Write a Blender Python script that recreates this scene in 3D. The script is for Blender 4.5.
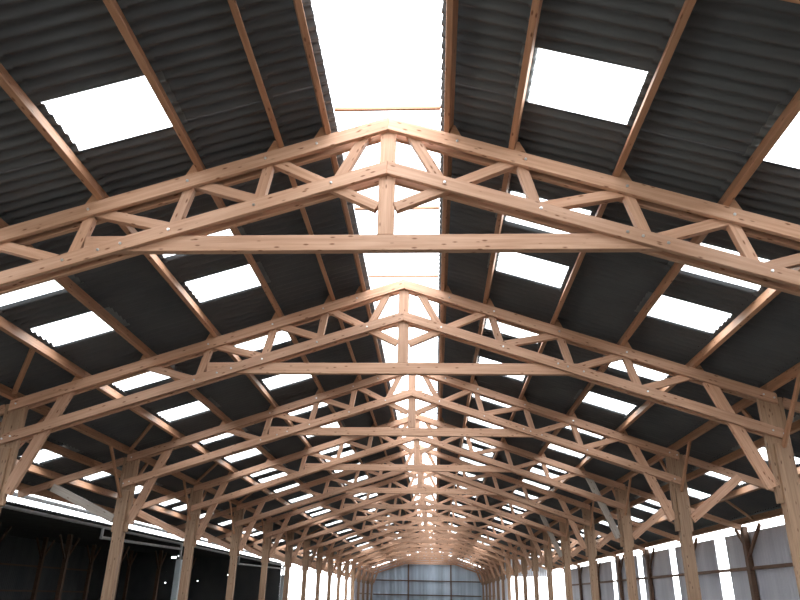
import bpy, bmesh, math, random
from mathutils import Vector, Matrix
random.seed(7)
for o in list(bpy.data.objects):
    bpy.data.objects.remove(o)
scene = bpy.context.scene
col = scene.collection

# ------------------------------------------------------------ camera
H = 1.6                                   # eye height above the barn floor
F, PITCH, YAW, ROLL = 678.88, 0.4124, 0.05525, -0.02106
cam_data = bpy.data.cameras.new('camera')
cam_data.sensor_width = 36.0
cam_data.lens = F / 800 * 36.0
cam_data.clip_end = 1000
cam = bpy.data.objects.new('camera', cam_data)
col.objects.link(cam)
fw = Vector((-math.sin(YAW) * math.cos(PITCH), math.cos(YAW) * math.cos(PITCH), math.sin(PITCH)))
rt = Vector((math.cos(YAW), math.sin(YAW), 0))
up = rt.cross(fw)
r2 = rt * math.cos(ROLL) - up * math.sin(ROLL)
u2 = rt * math.sin(ROLL) + up * math.cos(ROLL)
m = Matrix((r2, u2, -fw)).transposed().to_4x4()
m.translation = (0.617, 0, H)
cam.matrix_world = m
scene.camera = cam

# ------------------------------------------------------------ sky and exposure
world = bpy.data.worlds.new('overcast_sky')
scene.world = world
world.use_nodes = True
bg = world.node_tree.nodes['Background']
bg.inputs['Color'].default_value = (0.93, 0.97, 1.0, 1)
bg.inputs['Strength'].default_value = 3.0
scene.view_settings.view_transform = 'Standard'
scene.view_settings.look = 'None'
scene.view_settings.gamma = 1.0
scene.view_settings.exposure = 1.35

# ------------------------------------------------------------ materials
def mat(name):
    mt = bpy.data.materials.new(name)
    mt.use_nodes = True
    nt = mt.node_tree
    return mt, nt, nt.nodes['Principled BSDF']

def ramp(nt, stops):
    r = nt.nodes.new('ShaderNodeValToRGB')
    e = r.color_ramp.elements
    while len(e) < len(stops):
        e.new(0.5)
    for el, (p, c) in zip(e, stops):
        el.position = p
        el.color = (*c, 1)
    return r

def mapped(nt, scale, kind='Object', rnd=True):
    tc = nt.nodes.new('ShaderNodeTexCoord')
    mp = nt.nodes.new('ShaderNodeMapping')
    mp.inputs['Scale'].default_value = scale
    if rnd:
        oi = nt.nodes.new('ShaderNodeObjectInfo')
        mul = nt.nodes.new('ShaderNodeMath'); mul.operation = 'MULTIPLY'
        mul.inputs[1].default_value = 137.0
        nt.links.new(oi.outputs['Random'], mul.inputs[0])
        add = nt.nodes.new('ShaderNodeVectorMath'); add.operation = 'ADD'
        nt.links.new(tc.outputs[kind], add.inputs[0])
        nt.links.new(mul.outputs[0], add.inputs[1])
        nt.links.new(add.outputs[0], mp.inputs['Vector'])
    else:
        nt.links.new(tc.outputs[kind], mp.inputs['Vector'])
    return mp

def wood(name, light, dark, knot, knots=True):
    mt, nt, b = mat(name)
    mp = mapped(nt, (1.2, 26, 26))
    n = nt.nodes.new('ShaderNodeTexNoise')
    n.inputs['Scale'].default_value = 1.0
    n.inputs['Detail'].default_value = 5
    nt.links.new(mp.outputs[0], n.inputs['Vector'])
    r = ramp(nt, [(0.32, dark), (0.68, light)])
    nt.links.new(n.outputs['Fac'], r.inputs[0])
    out = r.outputs[0]
    if knots:
        mk = mapped(nt, (4.5, 13, 13))
        v = nt.nodes.new('ShaderNodeTexVoronoi')
        v.inputs['Scale'].default_value = 1.0
        nt.links.new(mk.outputs[0], v.inputs['Vector'])
        rk = ramp(nt, [(0.09, (1, 1, 1)), (0.20, (0, 0, 0))])
        nt.links.new(v.outputs['Distance'], rk.inputs[0])
        mx = nt.nodes.new('ShaderNodeMix'); mx.data_type = 'RGBA'
        nt.links.new(rk.outputs[0], mx.inputs['Factor'])
        nt.links.new(out, mx.inputs['A'])
        mx.inputs['B'].default_value = (*knot, 1)
        out = mx.outputs['Result']
    oi = nt.nodes.new('ShaderNodeObjectInfo')
    mr = nt.nodes.new('ShaderNodeMapRange')
    mr.inputs['To Min'].default_value = 0.82
    mr.inputs['To Max'].default_value = 1.15
    nt.links.new(oi.outputs['Random'], mr.inputs['Value'])
    hs = nt.nodes.new('ShaderNodeHueSaturation')
    nt.links.new(mr.outputs[0], hs.inputs['Value'])
    nt.links.new(out, hs.inputs['Color'])
    nt.links.new(hs.outputs[0], b.inputs['Base Color'])
    b.inputs['Roughness'].default_value = 0.62
    bp = nt.nodes.new('ShaderNodeBump')
    bp.inputs['Strength'].default_value = 0.15
    bp.inputs['Distance'].default_value = 0.01
    nt.links.new(n.outputs['Fac'], bp.inputs['Height'])
    nt.links.new(bp.outputs[0], b.inputs['Normal'])
    return mt

def plain(name, c1, c2, scale=(1, 1, 1), rough=0.6, metal=0.0, detail=4):
    mt, nt, b = mat(name)
    mp = mapped(nt, scale)
    n = nt.nodes.new('ShaderNodeTexNoise')
    n.inputs['Scale'].default_value = 1.0
    n.inputs['Detail'].default_value = detail
    nt.links.new(mp.outputs[0], n.inputs['Vector'])
    r = ramp(nt, [(0.35, c1), (0.65, c2)])
    nt.links.new(n.outputs['Fac'], r.inputs[0])
    nt.links.new(r.outputs[0], b.inputs['Base Color'])
    b.inputs['Roughness'].default_value = rough
    b.inputs['Metallic'].default_value = metal
    return mt

WOOD = wood('spruce_timber', (0.60, 0.36, 0.245), (0.46, 0.245, 0.15), (0.20, 0.075, 0.03))
WOODP = wood('purlin_timber', (0.50, 0.27, 0.16), (0.38, 0.185, 0.10), (0.18, 0.07, 0.03))
WOODG = wood('grey_timber', (0.46, 0.40, 0.35), (0.36, 0.30, 0.26), (0.14, 0.09, 0.07))  # greyer, less saturated timber tone, given to a few single braces
WOODD = wood('dark_brown_timber', (0.16, 0.085, 0.05), (0.11, 0.055, 0.032), (0.05, 0.02, 0.01))
POST = wood('post_timber', (0.42, 0.265, 0.168), (0.29, 0.172, 0.105), (0.13, 0.06, 0.03))
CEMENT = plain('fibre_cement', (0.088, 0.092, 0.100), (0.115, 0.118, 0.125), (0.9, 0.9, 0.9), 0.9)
STEEL = plain('bright_zinc', (0.7, 0.7, 0.72), (0.85, 0.85, 0.85), (9, 9, 9), 0.35, 1.0)
ZINC = plain('grey_gutter_zinc', (0.30, 0.32, 0.34), (0.42, 0.44, 0.46), (1, 4, 4), 0.5, 0.3)
SLEEVE = plain('pale_blue_grey_sleeve', (0.50, 0.56, 0.60), (0.62, 0.68, 0.72), (1, 1, 1), 0.5)
CLAD = plain('grey_corrugated_cladding', (0.44, 0.44, 0.50), (0.56, 0.56, 0.61), (0.5, 1.3, 0.15), 0.5)
FLOOR = plain('earth_floor', (0.11, 0.095, 0.08), (0.17, 0.15, 0.125), (0.6, 0.6, 0.6), 0.95)
GROUND = plain('pale_gravel_ground', (0.26, 0.26, 0.22), (0.36, 0.35, 0.30), (0.2, 0.2, 0.2), 0.95)
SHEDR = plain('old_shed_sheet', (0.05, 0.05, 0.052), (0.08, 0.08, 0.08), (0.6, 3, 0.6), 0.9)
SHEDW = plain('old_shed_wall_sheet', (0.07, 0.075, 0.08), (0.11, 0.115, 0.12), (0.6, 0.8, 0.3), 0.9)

def endwall_mat():
    mt, nt, b = mat('striped_blue_grey_cladding')
    mp = mapped(nt, (1.1, 0.4, 0.03), rnd=False)
    n = nt.nodes.new('ShaderNodeTexNoise')
    n.inputs['Scale'].default_value = 1.0
    n.inputs['Detail'].default_value = 3
    nt.links.new(mp.outputs[0], n.inputs['Vector'])
    r = ramp(nt, [(0.34, (0.30, 0.34, 0.41)), (0.5, (0.45, 0.53, 0.62)), (0.64, (0.62, 0.70, 0.80))])
    nt.links.new(n.outputs['Fac'], r.inputs[0])
    nt.links.new(r.outputs[0], b.inputs['Base Color'])
    b.inputs['Roughness'].default_value = 0.55
    return mt
ENDW = endwall_mat()

def clear_sheet(name, clear):
    mt = bpy.data.materials.new(name)
    mt.use_nodes = True
    nt = mt.node_tree
    nt.nodes.clear()
    out = nt.nodes.new('ShaderNodeOutputMaterial')
    mx = nt.nodes.new('ShaderNodeMixShader')
    tr = nt.nodes.new('ShaderNodeBsdfTransparent')
    tr.inputs['Color'].default_value = (0.95, 0.97, 0.97, 1)
    tl = nt.nodes.new('ShaderNodeBsdfTranslucent')
    tl.inputs['Color'].default_value = (0.85, 0.88, 0.88, 1)
    mx.inputs[0].default_value = clear
    nt.links.new(tl.outputs[0], mx.inputs[1])
    nt.links.new(tr.outputs[0], mx.inputs[2])
    nt.links.new(mx.outputs[0], out.inputs['Surface'])
    return mt
CLEAR = clear_sheet('translucent_polyester_sheet', 0.72)

# ------------------------------------------------------------ helpers
def ordinal(n):
    w = ['first', 'second', 'third', 'fourth', 'fifth', 'sixth', 'seventh', 'eighth', 'ninth', 'tenth',
         'eleventh', 'twelfth', 'thirteenth', 'fourteenth', 'fifteenth', 'sixteenth', 'seventeenth',
         'eighteenth', 'nineteenth', 'twentieth', 'twenty-first', 'twenty-second', 'twenty-third', 'twenty-fourth',
         'twenty-fifth', 'twenty-sixth', 'twenty-seventh', 'twenty-eighth', 'twenty-ninth', 'thirtieth']
    w += ['thirty-' + x for x in w[:9]]
    return w[n - 1]

def tag(o, label, cat, group=None, kind=None):
    o['label'] = label
    o['category'] = cat
    if group: o['group'] = group
    if kind: o['kind'] = kind
    return o

def struct(o):
    o['kind'] = 'structure'
    return o

def new_obj(name, mesh, parent=None):
    o = bpy.data.objects.new(name, mesh)
    col.objects.link(o)
    if parent: o.parent = parent
    return o

def empty(name, loc):
    o = bpy.data.objects.new(name, None)
    o.empty_display_size = 0.3
    col.objects.link(o)
    o.location = loc
    return o

def finish(bm, material, name, smooth=False):
    me = bpy.data.meshes.new(name)
    bmesh.ops.recalc_face_normals(bm, faces=bm.faces)
    bm.to_mesh(me)
    bm.free()
    me.materials.append(material)
    if smooth:
        for p in me.polygons: p.use_smooth = True
    return me

def add_prism(bm, poly, y0, y1):
    """polygon in local XZ swept along local Y"""
    a = [bm.verts.new((x, y0, z)) for x, z in poly]
    b = [bm.verts.new((x, y1, z)) for x, z in poly]
    bm.faces.new(a); bm.faces.new(b[::-1])
    n = len(poly)
    for i in range(n):
        bm.faces.new((a[i], b[i], b[(i + 1) % n], a[(i + 1) % n]))

def add_box(bm, x0, x1, y0, y1, z0, z1):
    add_prism(bm, [(x0, z0), (x1, z0), (x1, z1), (x0, z1)], y0, y1)

def bevelled(bm, w):
    bmesh.ops.recalc_face_normals(bm, faces=bm.faces)
    bmesh.ops.bevel(bm, geom=list(bm.edges), offset=w, segments=1, affect='EDGES', profile=0.5)

def frame(p, q, upv=Vector((0, 0, 1))):
    x = (Vector(q) - Vector(p)).normalized()
    y = upv.cross(x)
    if y.length < 1e-4: y = Vector((0, 1, 0))
    y.normalize()
    z = x.cross(y)
    M = Matrix((x, y, z)).transposed().to_4x4()
    M.translation = Vector(p)
    return M

def beam(name, p, q, depth, thick, material, parent=None, upv=Vector((0, 0, 1)), bev=0.006, org=None):
    """a squared timber from p to q: depth along its own up axis, thick across"""
    L = (Vector(q) - Vector(p)).length
    bm = bmesh.new()
    add_box(bm, 0, L, -thick / 2, thick / 2, -depth / 2, depth / 2)
    if bev: bevelled(bm, bev)
    o = new_obj(name, finish(bm, material, name), parent)
    M = frame(p, q, upv)
    if org is not None: M = Matrix.Translation(-Vector(org)) @ M
    o.matrix_local = M
    return o

def plank(name, poly, y0, y1, axis_p, axis_q, material, parent, bev=0.005):
    """a plank whose outline is given in the truss plane (X, Z); its own X runs from axis_p to axis_q"""
    dx, dz = axis_q[0] - axis_p[0], axis_q[1] - axis_p[1]
    l = math.hypot(dx, dz); c, s = dx / l, dz / l
    loc = [((x - axis_p[0]) * c + (z - axis_p[1]) * s, -(x - axis_p[0]) * s + (z - axis_p[1]) * c) for x, z in poly]
    ym = (y0 + y1) / 2
    bm = bmesh.new()
    add_prism(bm, loc, y0 - ym, y1 - ym)
    if bev: bevelled(bm, bev)
    o = new_obj(name, finish(bm, material, name), parent)
    o.location = (axis_p[0], ym, axis_p[1])
    o.rotation_euler = (0, -math.atan2(s, c), 0)
    return o

def strip(name, p, q, w, y0, y1, material, parent):
    dx, dz = q[0] - p[0], q[1] - p[1]
    l = math.hypot(dx, dz); nx, nz = -dz / l * w / 2, dx / l * w / 2
    poly = [(p[0] - nx, p[1] - nz), (q[0] - nx, q[1] - nz), (q[0] + nx, q[1] + nz), (p[0] + nx, p[1] + nz)]
    return plank(name, poly, y0, y1, p, q, material, parent)

def copy_tree(o, parent=None):
    c = o.copy()
    col.objects.link(c)
    if parent: c.parent = parent
    for ch in list(o.children):
        copy_tree(ch, c)
    return c

def cyl(bm, p, q, r, seg=10):
    M = frame(p, q)
    L = (Vector(q) - Vector(p)).length
    ra = [bm.verts.new(M @ Vector((0, r * math.cos(6.28318 * i / seg), r * math.sin(6.28318 * i / seg)))) for i in range(seg)]
    rb = [bm.verts.new(M @ Vector((L, r * math.cos(6.28318 * i / seg), r * math.sin(6.28318 * i / seg)))) for i in range(seg)]
    bm.faces.new(ra); bm.faces.new(rb[::-1])
    for i in range(seg):
        bm.faces.new((ra[i], rb[i], rb[(i + 1) % seg], ra[(i + 1) % seg]))

# ------------------------------------------------------------ main dimensions (heights above the floor)
BAY = 5.5
def ty(n):                                 # distance of truss n
    return 7.52 if n == 0 else (7.13 + BAY * n if n > 0 else 7.52 + BAY * n)
NT = 17                                    # trusses 0..16, the last one stands at the end wall
YEND = ty(16) + 0.4
YBEG = -12.0
S, SL = 0.340, 0.333                                  # roof slope
ZA = 5.948 + H                             # ridge, top of the upper chords
ZL = 5.045 + H                             # apex of the lower chords, underside
ZC = 3.955 + H                               # collar underside
XL, XR = -7.62, 6.93                       # chord ends
NORM = math.sqrt(1 + S * S)
PD = 0.20                                  # purlin depth
def zroof(x): return ZA - S * abs(x)
LINES = {-1: [0.80, 1.42, 2.47, 3.74, 5.02, 6.30, 7.58, 8.55, 9.55, 10.42],
         1: [0.78, 1.62, 2.93, 4.22, 5.50, 6.84, 7.95, 9.22, 10.55]}
EAVE = {-1: 10.74, 1: 10.85}
NA = {-1: 12, 1: 10}                       # the aisles end at these trusses
YA = {-1: ty(12) + 0.3, 1: 64.5}
side_word = {-1: 'left', 1: 'right'}

# ------------------------------------------------------------ ground, floor
bm = bmesh.new()
bmesh.ops.create_grid(bm, x_segments=1, y_segments=1, size=400)
g = new_obj('ground', finish(bm, GROUND, 'ground')); g.location = (0, 50, -0.06); struct(g)
bm = bmesh.new()
add_box(bm, -11.0, 10.9, YBEG - 3, YEND + 0.3, -0.05, 0.0)
fl = new_obj('floor', finish(bm, FLOOR, 'floor')); struct(fl)

# ------------------------------------------------------------ corrugated roof
PITCHW, AMP = 0.178, 0.027
SHEET = 0.93
def wave(y): return AMP * math.sin(2 * math.pi * y / PITCHW)
def roof_pt(sd, d, y, lift):
    """d = horizontal distance from the ridge; the sheets lie on the purlins"""
    base = PD + AMP + 0.008 + lift
    return (sd * (d + base * S / NORM), y, zroof(d) + base / NORM)
Y0S = 5.78 - 21 * SHEET                      # sheets are laid from here so that skylights fall on the seams
# skylight columns (nearest edge), then opaque sheets fitted between them
SKY_Y = [5.78, 8.70, 10.50, 13.45, 16.35, 19.20, 22.20, 25.20, 26.85, 29.65, 32.90, 37.10, 38.90,
         41.9, 44.6, 47.4, 50.3, 53.2, 55.0, 57.9, 60.8, 63.7, 66.6, 68.6, 71.5, 74.4, 77.3, 80.2, 83.0, 86.0, 88.9, 92.0]
EDGES, SKY_I = [], set()
y = YBEG
for v in SKY_Y + [YEND - 0.001]:
    n = max(1, int(round((v - y) / SHEET)))
    for k in range(n): EDGES.append(y + (v - y) * k / n)
    if v < YEND - 1:
        SKY_I.add(len(EDGES)); EDGES.append(v); y = v + SHEET
EDGES.append(YEND)
NSH = len(EDGES) - 1
def sheet_y(i): return EDGES[i]
SKY_ROWS = {-1: [(2.47, 3.74), (5.02, 6.30), (8.55, 9.55)], 1: [(1.62, 2.93), (4.22, 5.50), (7.95, 9.22)]}

def add_sheet(bm, sd, d0, d1, ya, yb, tilt0, tilt1, lift):
    n = max(2, int(round((yb - ya) / PITCHW * 10)))
    rows = 3
    vs = []
    for r in range(rows + 1):
        t = r / rows
        d = d0 + (d1 - d0) * t
        vs.append([bm.verts.new(roof_pt(sd, d, ya + (yb - ya) * i / n,
                   wave(ya + (yb - ya) * i / n - Y0S) + tilt0 + (tilt1 - tilt0) * t + lift)) for i in range(n + 1)])
    for r in range(rows):
        for i in range(n):
            f = bm.faces.new((vs[r][i], vs[r][i + 1], vs[r + 1][i + 1], vs[r + 1][i]))
            f.smooth = True

bm = bmesh.new()
skylights = []
for sd in (-1, 1):
    ln = LINES[sd]
    for r in range(len(ln)):
        d0 = ln[r] - (0.15 if r == 0 else 0.10)
        d1 = ln[r + 1] + 0.07 if r + 1 < len(ln) else EAVE[sd]
        if r + 1 == len(ln) and d1 - d0 < 0.15: continue
        yend = YEND if ln[r] < 7.0 else YA[sd]
        sky = any(abs(ln[r] - a) < 0.01 for a, b in SKY_ROWS[sd])
        for i in range(NSH):
            ya, yb = sheet_y(i), min(sheet_y(i + 1) + 0.05, yend)
            if sheet_y(i + 1) < YBEG or ya > yend - 0.3: continue
            if sky and i in SKY_I:
                skylights.append((sd, r, i, d0, d1, ya, yb)); continue
            # each sheet laps over the one below it and its neighbour
            add_sheet(bm, sd, d0, d1, ya, yb, 0.0, 0.032, (i % 2) * 0.006)
roof = new_obj('ceiling', finish(bm, CEMENT, 'ceiling')); struct(roof)

row_name = {-1: {2: 'upper', 4: 'middle', 7: 'lower aisle'}, 1: {1: 'upper', 3: 'middle', 6: 'lower aisle'}}
count = {}
for sd, r, i, d0, d1, ya, yb in skylights:
    bm = bmesh.new()
    add_sheet(bm, sd, d0, d1, ya, yb, 0.004, 0.034, 0.006)
    mid = Vector(roof_pt(sd, (d0 + d1) / 2, (ya + yb) / 2, 0))
    bmesh.ops.translate(bm, verts=bm.verts, vec=-mid)
    o = new_obj('skylight_sheet', finish(bm, CLEAR, 'skylight_sheet'))
    o.location = mid
    c = count[(sd, r)] = count.get((sd, r), -1) + 1     # the first of a row is behind the frame or nearest
    key = (sd, r)
    skylights_idx = [q for q in skylights if (q[0], q[1]) == key].index((sd, r, i, d0, d1, ya, yb))
    if ya > 5.5:
        vis = [q for q in skylights if (q[0], q[1]) == key and q[5] > 5.5].index((sd, r, i, d0, d1, ya, yb)) + 1
        where = 'nearest' if vis == 1 else ordinal(vis) + ' from camera'
        tag(o, 'bright skylight sheet, %s in the %s row of the left roof'.replace('left', '%s') % (where, row_name[sd][r], side_word[sd]),
            'skylight', 'skylights in the %s roof slope' % side_word[sd])
    else:
        tag(o, 'bright translucent skylight sheet overhead, %s row of the %s roof slope' % (row_name[sd][r], side_word[sd]), 'skylight',
            'skylights in the %s roof slope' % side_word[sd])

# ------------------------------------------------------------ ridge light: clear sheets over the open ridge
def half_ridge(bm, ya, yb):
    n = 12
    xs = [-0.80 - 0.10, -0.45, 0.0, 0.45, 0.80 + 0.10]
    vs = []
    for x in xs:
        b = PD + 2 * AMP + 0.05
        zz = zroof(x) + b / NORM
        vs.append([bm.verts.new((x, ya + (yb - ya) * j / n, zz)) for j in range(n + 1)])
    for a in range(len(xs) - 1):
        for j in range(n):
            bm.faces.new((vs[a][j], vs[a][j + 1], vs[a + 1][j + 1], vs[a + 1][j]))
bars = [-12.0, 1.9, 4.55, 7.16, 9.66, 12.25]
y = 12.25
while y < YEND - 3:
    y += 2.75; bars.append(y)
bars[-1] = YEND
for j in range(len(bars) - 1):
    ya, yb = bars[j], bars[j + 1]
    e = empty('ridge_skylight', (0, ya, zroof(0)))
    bm = bmesh.new()
    half_ridge(bm, 0, yb - ya + 0.03)
    for v in bm.verts: v.co.z -= zroof(0)
    new_obj('clear_sheet', finish(bm, CLEAR, 'clear_sheet'), e)
    bm = bmesh.new()
    add_box(bm, -0.70, 0.70, -0.02, 0.02, -0.085, -0.04)
    bevelled(bm, 0.004)
    new_obj('crossbar', finish(bm, WOODP, 'crossbar'), e)
    if j == 0:
        lb = 'clear ridge skylight panel directly overhead, behind the photo edge'
    elif j == 1:
        lb = 'clear ridge skylight panel nearest the camera, large white strip at top of photo'
    else:
        lb = 'clear ridge skylight panel, %s from the camera along the white ridge strip' % ordinal(j)
    tag(e, lb, 'skylight', 'clear panels along the ridge')

# ------------------------------------------------------------ roof trusses
G0, G1 = 0.055, 0.122                       # chord planks lie between these distances from the truss plane
WB = 0.05                                   # half thickness of the web timbers
CH, CHL = 0.205, 0.195                            # vertical depth of a chord
def make_truss(detail):
    t = empty('roof_truss', (0, 0, 0))
    for a, b in ((-G1, -G0), (G0, G1)):
        for sd, xe in ((-1, XL), (1, XR)):
            zt, zb = ZA, ZA - CH
            plank('upper_chord', [(0, zt), (xe, zt - S * abs(xe)), (xe, zb - S * abs(xe)), (0, zb)], a, b,
                  (0, (zt + zb) / 2), (xe, (zt + zb) / 2 - S * abs(xe)), WOOD, t)
            zt, zb = ZL + CHL, ZL
            plank('lower_chord', [(0, zt), (xe, zt - SL * abs(xe)), (xe, zb - SL * abs(xe)), (0, zb)], a, b,
                  (0, (zt + zb) / 2), (xe, (zt + zb) / 2 - SL * abs(xe)), WOOD, t)
    strip('collar_tie', (-3.86, ZC + 0.11), (3.42, ZC + 0.11), 0.22, -WB, WB, WOOD, t)
    plank('king_post', [(-0.105, ZC + 0.222), (0.105, ZC + 0.222), (0.105, ZA - 0.05), (0, ZA - 0.015), (-0.105, ZA - 0.05)], -WB, WB,
          (0, ZC + 0.222), (0, ZA), WOOD, t)
    bolts = []
    L = [((-0.33, 5.68), (-0.62, 5.06)), ((-1.55, 5.325), (-0.112, 4.592)), ((-1.60, 5.16), (-1.68, 4.62)), ((-2.60, 4.99), (-1.78, 4.735)),
         ((-2.625, 4.83), (-2.75, 4.27)), ((-3.85, 4.55), (-2.86, 4.32)), ((-3.885, 4.40), (-4.00, 3.86)), ((-5.08, 4.09), (-4.08, 3.82))]
    R = [((0.33, 5.68), (0.66, 5.05)), ((1.70, 5.275), (0.112, 4.582)), ((1.775, 5.11), (1.92, 4.55)), ((3.03, 4.77), (2.02, 4.58)),
         ((3.10, 4.65), (3.24, 4.12)), ((4.27, 4.36), (3.35, 4.10)), ((4.32, 4.25), (4.47, 3.72)), ((5.52, 3.96), (4.58, 3.70))]
    for W in (L, R):
        for (p, q) in W:
            l = math.hypot(q[0] - p[0], q[1] - p[1])
            ex, ez = (q[0] - p[0]) / l * 0.07, (q[1] - p[1]) / l * 0.07
            far = 0.0 if abs(q[0]) < 0.2 else 1.0      # the two braces that butt against the king post keep their foot
            strip('web_strut', (p[0] - ex, p[1] + H - ez), (q[0] + ex * far, q[1] + H + ez * far), 0.135, -WB, WB, WOOD, t)
    if detail:
        bx = [(-0.95, 'u'), (-1.62, 'u'), (-2.62, 'u'), (-3.87, 'u'), (-0.72, 'l'), (-1.70, 'l'), (-2.76, 'l'), (-3.35, 'l'), (-3.62, 'l'), (-4.05, 'l'),
              (0.92, 'u'), (1.80, 'u'), (3.05, 'u'), (4.30, 'u'), (0.75, 'l'), (1.95, 'l'), (2.98, 'l'), (3.16, 'l'), (3.45, 'l'), (4.60, 'l'),
              (-7.45, 'l'), (-7.60, 'l'), (6.74, 'l'), (6.92, 'l'), (6.70, 'u'), (6.88, 'u'), (-7.5, 'u')]
        bm = bmesh.new()
        cyl(bm, (0, 0, 0), (0, -0.012, 0), 0.018, 12)
        cyl(bm, (0, -0.012, 0), (0, -0.024, 0), 0.012, 6)
        bme = finish(bm, STEEL, 'bolt')
        for x, k in bx:
            z = (ZA - CH / 2 if k == 'u' else ZL + CHL / 2) - (S if k == 'u' else SL) * abs(x)
            b = new_obj('bolt', bme, t)
            b.location = (x, -G1, z)
            b['label'] = 'small shiny bolt head'
    return t
tr_d = make_truss(True)
tr_p = make_truss(False)
for n in range(NT):
    t = tr_d if n == 0 else (copy_tree(tr_d) if n < 3 else (tr_p if n == 3 else copy_tree(tr_p)))
    t.location = (0, ty(n), 0)
    if n == 0: lb = 'large bolted timber roof truss nearest the camera, spanning the whole photo width'
    elif n == NT - 1: lb = 'farthest small timber roof truss, standing against the grey end wall'
    else: lb = '%s timber roof truss from the camera, carried on the two rows of posts' % ordinal(n + 1)
    tag(t, lb, 'roof truss', 'timber roof trusses in a row')

# ------------------------------------------------------------ posts with their braces
def make_post(sd):
    c = 6.855 if sd > 0 else -7.535          # centre of the post core
    e = empty('timber_post', (c, 0, 0))
    ho = 0.13
    zt = zroof(c) - 0.02
    zs = ZL - SL * abs(c) - 0.09              # shoulder under the lower chord
    bm = bmesh.new()                         # built lying down so that the grain runs along the post
    add_box(bm, 0, zs, -0.105, 0.105, -ho, ho)
    bevelled(bm, 0.008)
    add_box(bm, zs - 0.001, zt, -WB + 0.02, WB - 0.02, -ho, ho)
    core = new_obj('post_core', finish(bm, POST, 'post_core'), e)
    core.rotation_euler = (0, -math.pi / 2, 0)
    wi = 0.10 if sd > 0 else 0.085
    zi = (1.63 if sd > 0 else 1.40) + H
    ztop = ZA - CH - S * (abs(c) - 0.2) - 0.02
    inner0 = -sd * ho
    # inner packing plank (toward the nave) and outer one
    def plank_x(x_in, w, z0, z1, thick, material):
        bm = bmesh.new()
        add_box(bm, 0, z1 - z0, -thick, thick, -w / 2, w / 2)
        bevelled(bm, 0.006)
        o = new_obj('side_plank', finish(bm, material, 'side_plank'), e)
        o.rotation_euler = (0, -math.pi / 2, 0)
        o.location = (x_in, 0, z0)
    plank_x(inner0 - sd * (wi / 2), wi, zi, zt + 0.02 - 0.09, WB, POST)
    plank_x(sd * (ho + 0.035), 0.07, zi, zt - 0.06, WB, POST)
    # inner knee brace: from the inner plank up to the upper chord
    xi = c + inner0 - sd * wi
    if sd > 0: p, q = (6.60, 1.90), (5.78, 3.86)
    else: p, q = (-7.33, 1.62), (-6.55, 3.60)
    strip('knee_brace', (p[0] - c, p[1] + H), (q[0] - c, q[1] + H), 0.21, -WB, WB, WOOD, e)
    if sd > 0: p, q = (7.06, 1.93), (8.40, 2.98)
    else: p, q = (-7.74, 1.72), (-9.55, 2.50)
    ob = strip('aisle_brace', (p[0] - c, p[1] + H), (q[0] - c, q[1] + H), 0.21, -WB, WB, WOOD, e)
    # thin braces along the building, from the post up to the purlin above it
    xp = (6.84 if sd > 0 else -7.58) - c
    zp = zroof(6.84 if sd > 0 else 7.58)
    for s2 in (-1, 1):
        xb = xp + sd * 0.02
        beam('purlin_brace', (xb, s2 * 0.14, 2.60 + H if sd > 0 else 2.25 + H), (xb, s2 * 1.22, zp + 0.03), 0.09, 0.05, WOODP, e, bev=0.004)
    return e

for sd in (-1, 1):
    proto = make_post(sd)
    for n in range(NT):
        e = proto if n == 0 else copy_tree(proto)
        e.location.y = ty(n)
        ch = list(e.children)
        if n >= 16:
            for c in ch:
                if c.name.startswith('purlin_brace') and c.location.y > 0:
                    bpy.data.objects.remove(c)
            ch = list(e.children)
        if n > NA[sd]:
            for c in ch:
                if c.name.startswith('aisle_brace'): bpy.data.objects.remove(c)
            ch = list(e.children)
        if n == 0: lb = 'squared timber post under the nearest truss, outside the %s edge' % side_word[sd]
        elif n == 1: lb = 'braced squared timber post nearest the camera, at the %s edge of the photo' % side_word[sd]
        else: lb = 'braced squared timber post, %s from the camera in the %s row' % (ordinal(n), side_word[sd])
        tag(e, lb, 'post', 'timber posts in the %s row' % side_word[sd])
        grey = (sd > 0 and n in (3, 5)) and 'knee_brace' or (sd < 0 and n == 2) and 'aisle_brace' or None
        for c in ch:
            if grey and c.name.startswith(grey):
                c.material_slots[0].link = 'OBJECT'
                c.material_slots[0].material = WOODG
                c['label'] = 'grey brace'

# ------------------------------------------------------------ aisle rafters
for sd in (-1, 1):
    for n in range(0, NA[sd] + 1):
        x0 = sd * (7.06 if sd > 0 else 7.74)
        x1 = sd * (10.535 if sd > 0 else 10.44)
        dd = 0.18 / 2 * NORM
        p = (x0, ty(n), zroof(x0) - dd - 0.002)
        q = (x1, ty(n), zroof(x1) - dd - 0.002)
        o = beam('aisle_rafter', p, q, 0.18, 0.088, WOOD)
        lb = ('timber aisle rafter sloping outward from the %s post of the %s row' % (('nearest' if n == 1 else ordinal(max(n, 1))), side_word[sd])
              if n > 0 else 'timber aisle rafter beside the nearest truss, outside the %s edge' % side_word[sd])
        tag(o, lb, 'rafter', 'aisle rafters on the %s' % side_word[sd])

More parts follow.
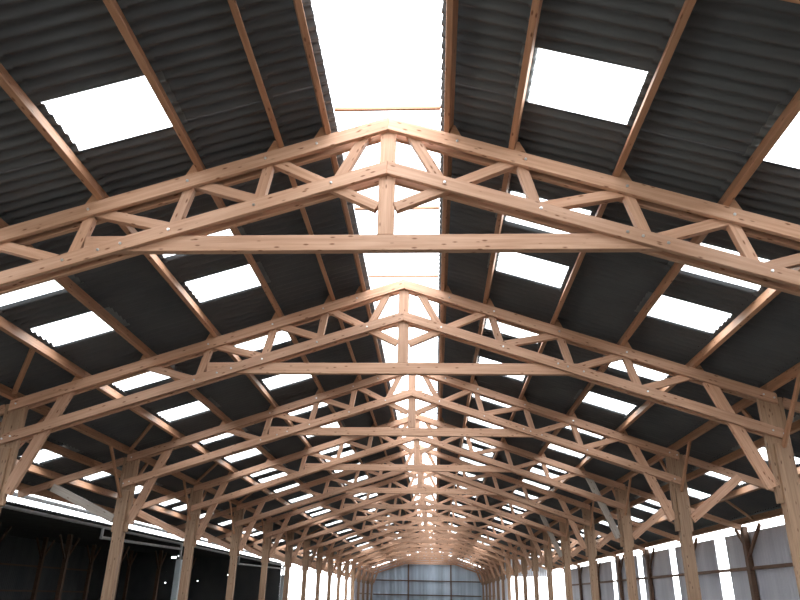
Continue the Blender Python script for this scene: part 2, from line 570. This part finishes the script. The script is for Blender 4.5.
# ------------------------------------------------------------ purlins, one per bay and line
for sd in (-1, 1):
    upn = Vector((sd * S, 0, 1)).normalized()
    for k, d in enumerate(LINES[sd]):
        nb = NT - 1 if d < 7.7 else NA[sd]
        wid = 0.075
        for n in range(-1, nb):
            ya = max(ty(n), YBEG) + 0.003
            yb = ty(n + 1) - 0.003
            if n + 1 == nb:
                yb = (YEND - 0.04) if d < 7.7 else YA[sd]
            cx = sd * (d + (PD / 2) * S / NORM)
            cz = zroof(d) + PD / 2 / NORM + 0.003
            o = beam('purlin', (cx, ya, cz), (cx, yb, cz), PD, wid, WOODP, upv=upn, bev=0.005)
            bay = 'nearest bay' if n == -1 else ordinal(n + 2) + ' bay'
            tag(o, 'timber purlin on the %s roof slope, %s line below the ridge, %s from camera' % (side_word[sd], ordinal(k + 1), bay),
                'purlin', 'purlins on the %s roof slope' % side_word[sd])

# ------------------------------------------------------------ purlin cleats on the nearer trusses
def cleat_mesh():
    bm = bmesh.new()
    add_prism(bm, [(0, 0), (0.17, 0), (0.03, 0.15), (0, 0.15)], -0.11, 0.11)
    bevelled(bm, 0.004)
    return finish(bm, WOODP, 'purlin_cleat')
cme = cleat_mesh()
for t in [o for o in list(col.objects) if o.name.startswith('roof_truss') and o.location.y < ty(4) - 1]:
    for sd in (-1, 1):
        for d in LINES[sd]:
            if d > 6.5: continue
            c = new_obj('purlin_cleat', cme, t)
            a = math.atan(S)
            x = sd * (d + 0.04)
            c.location = (x, 0, zroof(x) + 0.001)
            c.rotation_euler = (0, a, 0) if sd > 0 else (0, a, math.pi)

# ------------------------------------------------------------ thin wind braces in the roof plane
for n in range(1, 13):
    yb = ty(n) - 0.25
    p = (-6.38, yb - 1.5, zroof(6.38) + 0.07); q = (-7.50, yb, zroof(7.50) + 0.07)
    o = beam('wind_brace', p, q, 0.05, 0.09, WOODP, upv=Vector((-S, 0, 1)), bev=0.003)
    tag(o, 'thin diagonal brace under the left roof beside the %s post of the left row' % ('nearest' if n == 1 else ordinal(n)), 'brace', 'thin roof braces on the left')
for n in range(1, 10):
    yb = ty(n + 1) - 1.0
    p = (9.25, yb - 1.3, zroof(9.28) + 0.05); q = (10.52, yb, zroof(10.47) + 0.05)
    o = beam('wind_brace', p, q, 0.05, 0.08, WOODP, upv=Vector((S, 0, 1)), bev=0.003)
    tag(o, 'thin diagonal brace under the right aisle roof, %s bay beyond the nearest truss' % ordinal(n), 'brace', 'thin roof braces in the right aisle')

# ------------------------------------------------------------ right wall: corrugated cladding with open slots
def clad_strip(bm, axis, c, a0, a1, z0, z1, pitch=0.20, amp=0.03, ztop=None):
    n = max(2, int((a1 - a0) / pitch * 8))
    lo, hi = [], []
    for i in range(n + 1):
        a = a0 + (a1 - a0) * i / n
        w = amp * math.sin(2 * math.pi * a / pitch)
        zt = ztop(a) if ztop else z1
        if axis == 'y':
            lo.append(bm.verts.new((c + w, a, z0))); hi.append(bm.verts.new((c + w, a, zt)))
        else:
            lo.append(bm.verts.new((a, c + w, z0))); hi.append(bm.verts.new((a, c + w, zt)))
    for i in range(n):
        f = bm.faces.new((lo[i], lo[i + 1], hi[i + 1], hi[i])); f.smooth = True

XW = 10.76
ZWT = 2.15 + H
slots = [(25.6, 26.6), (31.05, 31.8), (36.0, 36.9), (41.5, 42.3)]
bm = bmesh.new()
segs, y = [], YBEG
for a, b in slots:
    segs.append((y, a)); y = b
segs.append((y, 47.1)); segs.append((47.6, 55.0))
for a, b in segs:
    clad_strip(bm, 'y', XW, a, b, 0.0, ZWT)
w = new_obj('wall_right', finish(bm, CLAD, 'wall_right')); struct(w)
# closed stretch on the post line beyond the aisle
bm = bmesh.new()
clad_strip(bm, 'y', 7.10, 64.7, YEND - 0.05, 0.0, zroof(7.1) - 0.05)
w = new_obj('wall_right', finish(bm, CLAD, 'wall_right')); struct(w)
bm = bmesh.new()
clad_strip(bm, 'y', -7.80, YA[-1] + 0.05, YEND - 0.05, 0.0, zroof(7.8) - 0.05)
w = new_obj('wall_left', finish(bm, CLAD, 'wall_left')); struct(w)
# end of the right aisle: cladding above an open doorway
bm = bmesh.new()
clad_strip(bm, 'x', 64.6, 7.12, 10.7, 1.84 + H, None, ztop=lambda x: zroof(x) + 0.15)
w = new_obj('wall_aisle_end', finish(bm, CLAD, 'wall_aisle_end')); struct(w)
# end wall
bm = bmesh.new()
clad_strip(bm, 'x', YEND, -7.85, 7.15, 0.0, None, pitch=0.18, amp=0.02, ztop=lambda x: zroof(x) - 0.16)
w = new_obj('wall_back', finish(bm, ENDW, 'wall_back')); struct(w)

# wall posts with small braces to the eave purlin, and girts between them
for n in range(1, 10):
    e = empty('wall_post', (10.62, ty(n), 0))
    zt = zroof(10.70) - 0.005
    bm = bmesh.new(); add_box(bm, -0.08, 0.08, -0.11, 0.11, 0, zt); bevelled(bm, 0.006)
    new_obj('post_core', finish(bm, WOODD, 'post_core'), e)
    for s2 in (-1, 1):
        beam('wall_brace', (0.0, s2 * 0.085, (1.75 if s2 > 0 else 1.42) + H), (0.0, s2 * (0.65 if s2 > 0 else 1.2), zt - 0.03), 0.11, 0.07, WOODD, e, bev=0.004)
    if n < 3: lb = 'dark brown wall post of the right cladding, outside the %sright edge' % ('far ' if n == 1 else '')
    else: lb = 'dark brown wall post with two braces, %s visible from camera along the right cladding' % ordinal(n - 2)
    tag(e, lb, 'post', 'dark posts of the right wall')
for n in range(1, 9):
    o = beam('wall_girt', (10.66, ty(n) + 0.09, 1.05 + H), (10.66, ty(n + 1) - 0.09, 1.05 + H), 0.10, 0.06, WOODD)
    tag(o, 'dark horizontal girt on the right cladding, %s bay beyond the nearest truss' % ordinal(n + 1), 'girt', 'girts of the right wall')
# end wall timbers
for x, wd in ((-2.8, 'left'), (2.72, 'right')):
    o = beam('end_wall_post', (x, YEND - 0.11, 0.0), (x, YEND - 0.11, ZC + 0.1), 0.16, 0.14, WOODD)
    tag(o, 'dark timber upright on the grey end wall, %s of the two' % wd, 'post', 'end wall uprights')
for z, wd in ((1.98, 'upper'), (0.28, 'lower')):
    segx = [(-7.35, -2.88), (-2.72, 2.64), (2.80, 6.60)]
    for (a, b), pl in zip(segx, ('left', 'middle', 'right')):
        o = beam('end_wall_girt', (a, YEND - 0.08, z + H), (b, YEND - 0.08, z + H), 0.12, 0.07, WOODD)
        tag(o, 'dark horizontal girt on the grey end wall, %s piece of the %s line' % (pl, wd), 'girt', 'end wall girts')
for sd in (-1, 1):
    for n in range(13, 16):
        x = 7.02 if sd > 0 else -7.70
        o = beam('side_girt', (x - sd * 0.01, ty(n) + 0.12, 0.3 + H), (x - sd * 0.01, ty(n + 1) - 0.12, 0.3 + H), 0.10, 0.05, WOODD)
        tag(o, 'dark girt between the far posts on the %s, %s bay before the end wall' % (side_word[sd], ordinal(16 - n)), 'girt', 'girts between the far posts')

# ------------------------------------------------------------ older low shed on the left with its gutters
SY0, SY1, SX = 6.0, 55.6, -11.05
shed = empty('neighbouring_shed', (SX, SY0, 0))
tag(shed, 'dark older shed with a low corrugated roof, open beside the left row of posts', 'shed')
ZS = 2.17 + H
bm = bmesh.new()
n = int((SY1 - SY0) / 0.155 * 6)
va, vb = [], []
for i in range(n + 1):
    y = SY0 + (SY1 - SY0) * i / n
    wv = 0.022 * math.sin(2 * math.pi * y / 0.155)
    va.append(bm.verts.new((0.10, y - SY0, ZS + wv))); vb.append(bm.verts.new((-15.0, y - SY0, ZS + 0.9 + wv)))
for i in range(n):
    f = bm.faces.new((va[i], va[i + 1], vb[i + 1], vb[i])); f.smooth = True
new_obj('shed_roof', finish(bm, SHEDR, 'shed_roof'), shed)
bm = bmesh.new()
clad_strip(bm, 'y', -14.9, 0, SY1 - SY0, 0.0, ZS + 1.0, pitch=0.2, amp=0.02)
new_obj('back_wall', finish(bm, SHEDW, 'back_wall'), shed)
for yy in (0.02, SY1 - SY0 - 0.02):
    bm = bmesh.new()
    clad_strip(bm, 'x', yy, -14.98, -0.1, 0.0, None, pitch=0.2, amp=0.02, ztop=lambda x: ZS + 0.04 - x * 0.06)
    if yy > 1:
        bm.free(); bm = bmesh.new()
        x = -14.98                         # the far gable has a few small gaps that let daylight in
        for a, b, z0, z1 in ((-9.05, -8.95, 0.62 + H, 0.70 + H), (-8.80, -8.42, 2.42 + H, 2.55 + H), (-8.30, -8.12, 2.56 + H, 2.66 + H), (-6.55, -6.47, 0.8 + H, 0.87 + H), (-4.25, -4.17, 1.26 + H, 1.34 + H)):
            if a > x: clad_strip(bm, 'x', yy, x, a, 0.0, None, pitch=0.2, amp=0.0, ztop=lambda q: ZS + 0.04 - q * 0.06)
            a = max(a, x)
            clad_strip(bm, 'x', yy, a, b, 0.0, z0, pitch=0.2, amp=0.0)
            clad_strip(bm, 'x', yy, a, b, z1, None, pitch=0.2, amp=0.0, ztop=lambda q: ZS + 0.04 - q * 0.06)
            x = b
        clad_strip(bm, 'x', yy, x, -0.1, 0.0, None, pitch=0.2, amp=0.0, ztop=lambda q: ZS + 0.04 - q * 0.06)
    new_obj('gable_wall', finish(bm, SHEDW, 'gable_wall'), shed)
for z in (1.5, 3.0):
    o = beam('shed_girt', (-14.8, 0.2, z), (-14.8, SY1 - SY0 - 0.2, z), 0.10, 0.08, WOODD, shed)
for yy in range(4, 49, 6):
    for xx in (-6.0, -10.5):
        zt = ZS - 0.06 - xx * 0.06
        bm = bmesh.new(); add_box(bm, -0.1, 0.1, -0.1, 0.1, 0, zt); bevelled(bm, 0.006)
        p = new_obj('shed_post', finish(bm, WOODD, 'shed_post'), shed); p.location = (xx, yy, 0)
        if xx < -1:
            for s2 in (-1, 1):
                beam('post_brace', (0, s2 * 0.1, zt - 1.1), (0, s2 * 0.95, zt - 0.1), 0.1, 0.07, WOODD, p)

def gutter(y0, y1, x, z, name, lb):
    bm = bmesh.new()
    seg = 10; r = 0.085
    rows = []
    for yy in (0, y1 - y0):
        o_ = [bm.verts.new((r * math.cos(math.pi + math.pi * i / seg), yy, r * math.sin(math.pi + math.pi * i / seg))) for i in range(seg + 1)]
        i_ = [bm.verts.new(((r - 0.012) * math.cos(math.pi + math.pi * i / seg), yy, (r - 0.012) * math.sin(math.pi + math.pi * i / seg))) for i in range(seg + 1)]
        rows.append((o_, i_))
    (oa, ia), (ob, ib) = rows
    for i in range(seg):
        bm.faces.new((oa[i], ob[i], ob[i + 1], oa[i + 1])); bm.faces.new((ia[i + 1], ib[i + 1], ib[i], ia[i]))
        bm.faces.new((oa[i], oa[i + 1], ia[i + 1], ia[i])); bm.faces.new((ob[i + 1], ob[i], ib[i], ib[i + 1]))
    for k in (0, seg):
        bm.faces.new((oa[k], ia[k], ib[k], ob[k]))
    o = new_obj(name, finish(bm, ZINC, name)); o.location = (x, y0, z)
    tag(o, lb, 'gutter', 'gutters of the dark shed')
gutter(SY0, 32.4, SX + 0.15, 2.06 + H, 'gutter', 'grey half-round gutter under the shed roof edge, nearer length')
gutter(32.5, SY1, SX + 0.15, 2.06 + H, 'gutter', 'grey half-round gutter under the shed roof edge, farther length')

def drain(ya, yb, za, zb, lb):
    e = empty('drain_pipe', (SX + 0.2, yb, 0))
    bm = bmesh.new()
    cyl(bm, (0, ya - yb, 2.0 + H), (0, ya - yb, za - 0.02), 0.05)
    cyl(bm, (0, ya - yb - 0.05, za), (0, 0.05, zb), 0.055)
    new_obj('level_pipe', finish(bm, ZINC, 'level_pipe'), e)
    bm = bmesh.new()
    cyl(bm, (0, 0, 0.02), (0, 0, 2.02 + H), 0.06)
    new_obj('downpipe', finish(bm, ZINC, 'downpipe'), e)
    bm = bmesh.new()
    add_box(bm, -0.13, 0.13, -0.13, 0.13, 0.0, 1.35 + H); bevelled(bm, 0.02)
    new_obj('pipe_sleeve', finish(bm, SLEEVE, 'pipe_sleeve'), e)
    tag(e, lb, 'drain pipe', 'downpipes of the dark shed')
drain(24.2, 32.2, 1.68 + H, 1.80 + H, 'grey drain pipe with boxed downpipe beside the third left post')
drain(42.1, 54.9, 1.60 + H, 1.80 + H, 'grey drain pipe with boxed downpipe at the far end of the dark shed')
# eave gutter of the barn itself, a thin dark line in the bright gap
bm = bmesh.new(); add_box(bm, -0.06, 0.06, 0, YA[-1] - YBEG, -0.05, 0.05); bevelled(bm, 0.01)
o = new_obj('eave_gutter', finish(bm, ZINC, 'eave_gutter')); o.location = (-10.98, YBEG, 2.40 + H)
tag(o, 'thin dark eave gutter crossing the bright gap above the shed roof', 'gutter')

# blocking timber between two purlins at the top right of the photo
o = beam('roof_blocking', (2.98, 4.42, zroof(2.98) + 0.09), (4.17, 4.42, zroof(4.17) + 0.09), 0.12, 0.07, WOODP, upv=Vector((S, 0, 1)))
tag(o, 'short timber blocking between purlins at the top right corner of the photo', 'blocking')
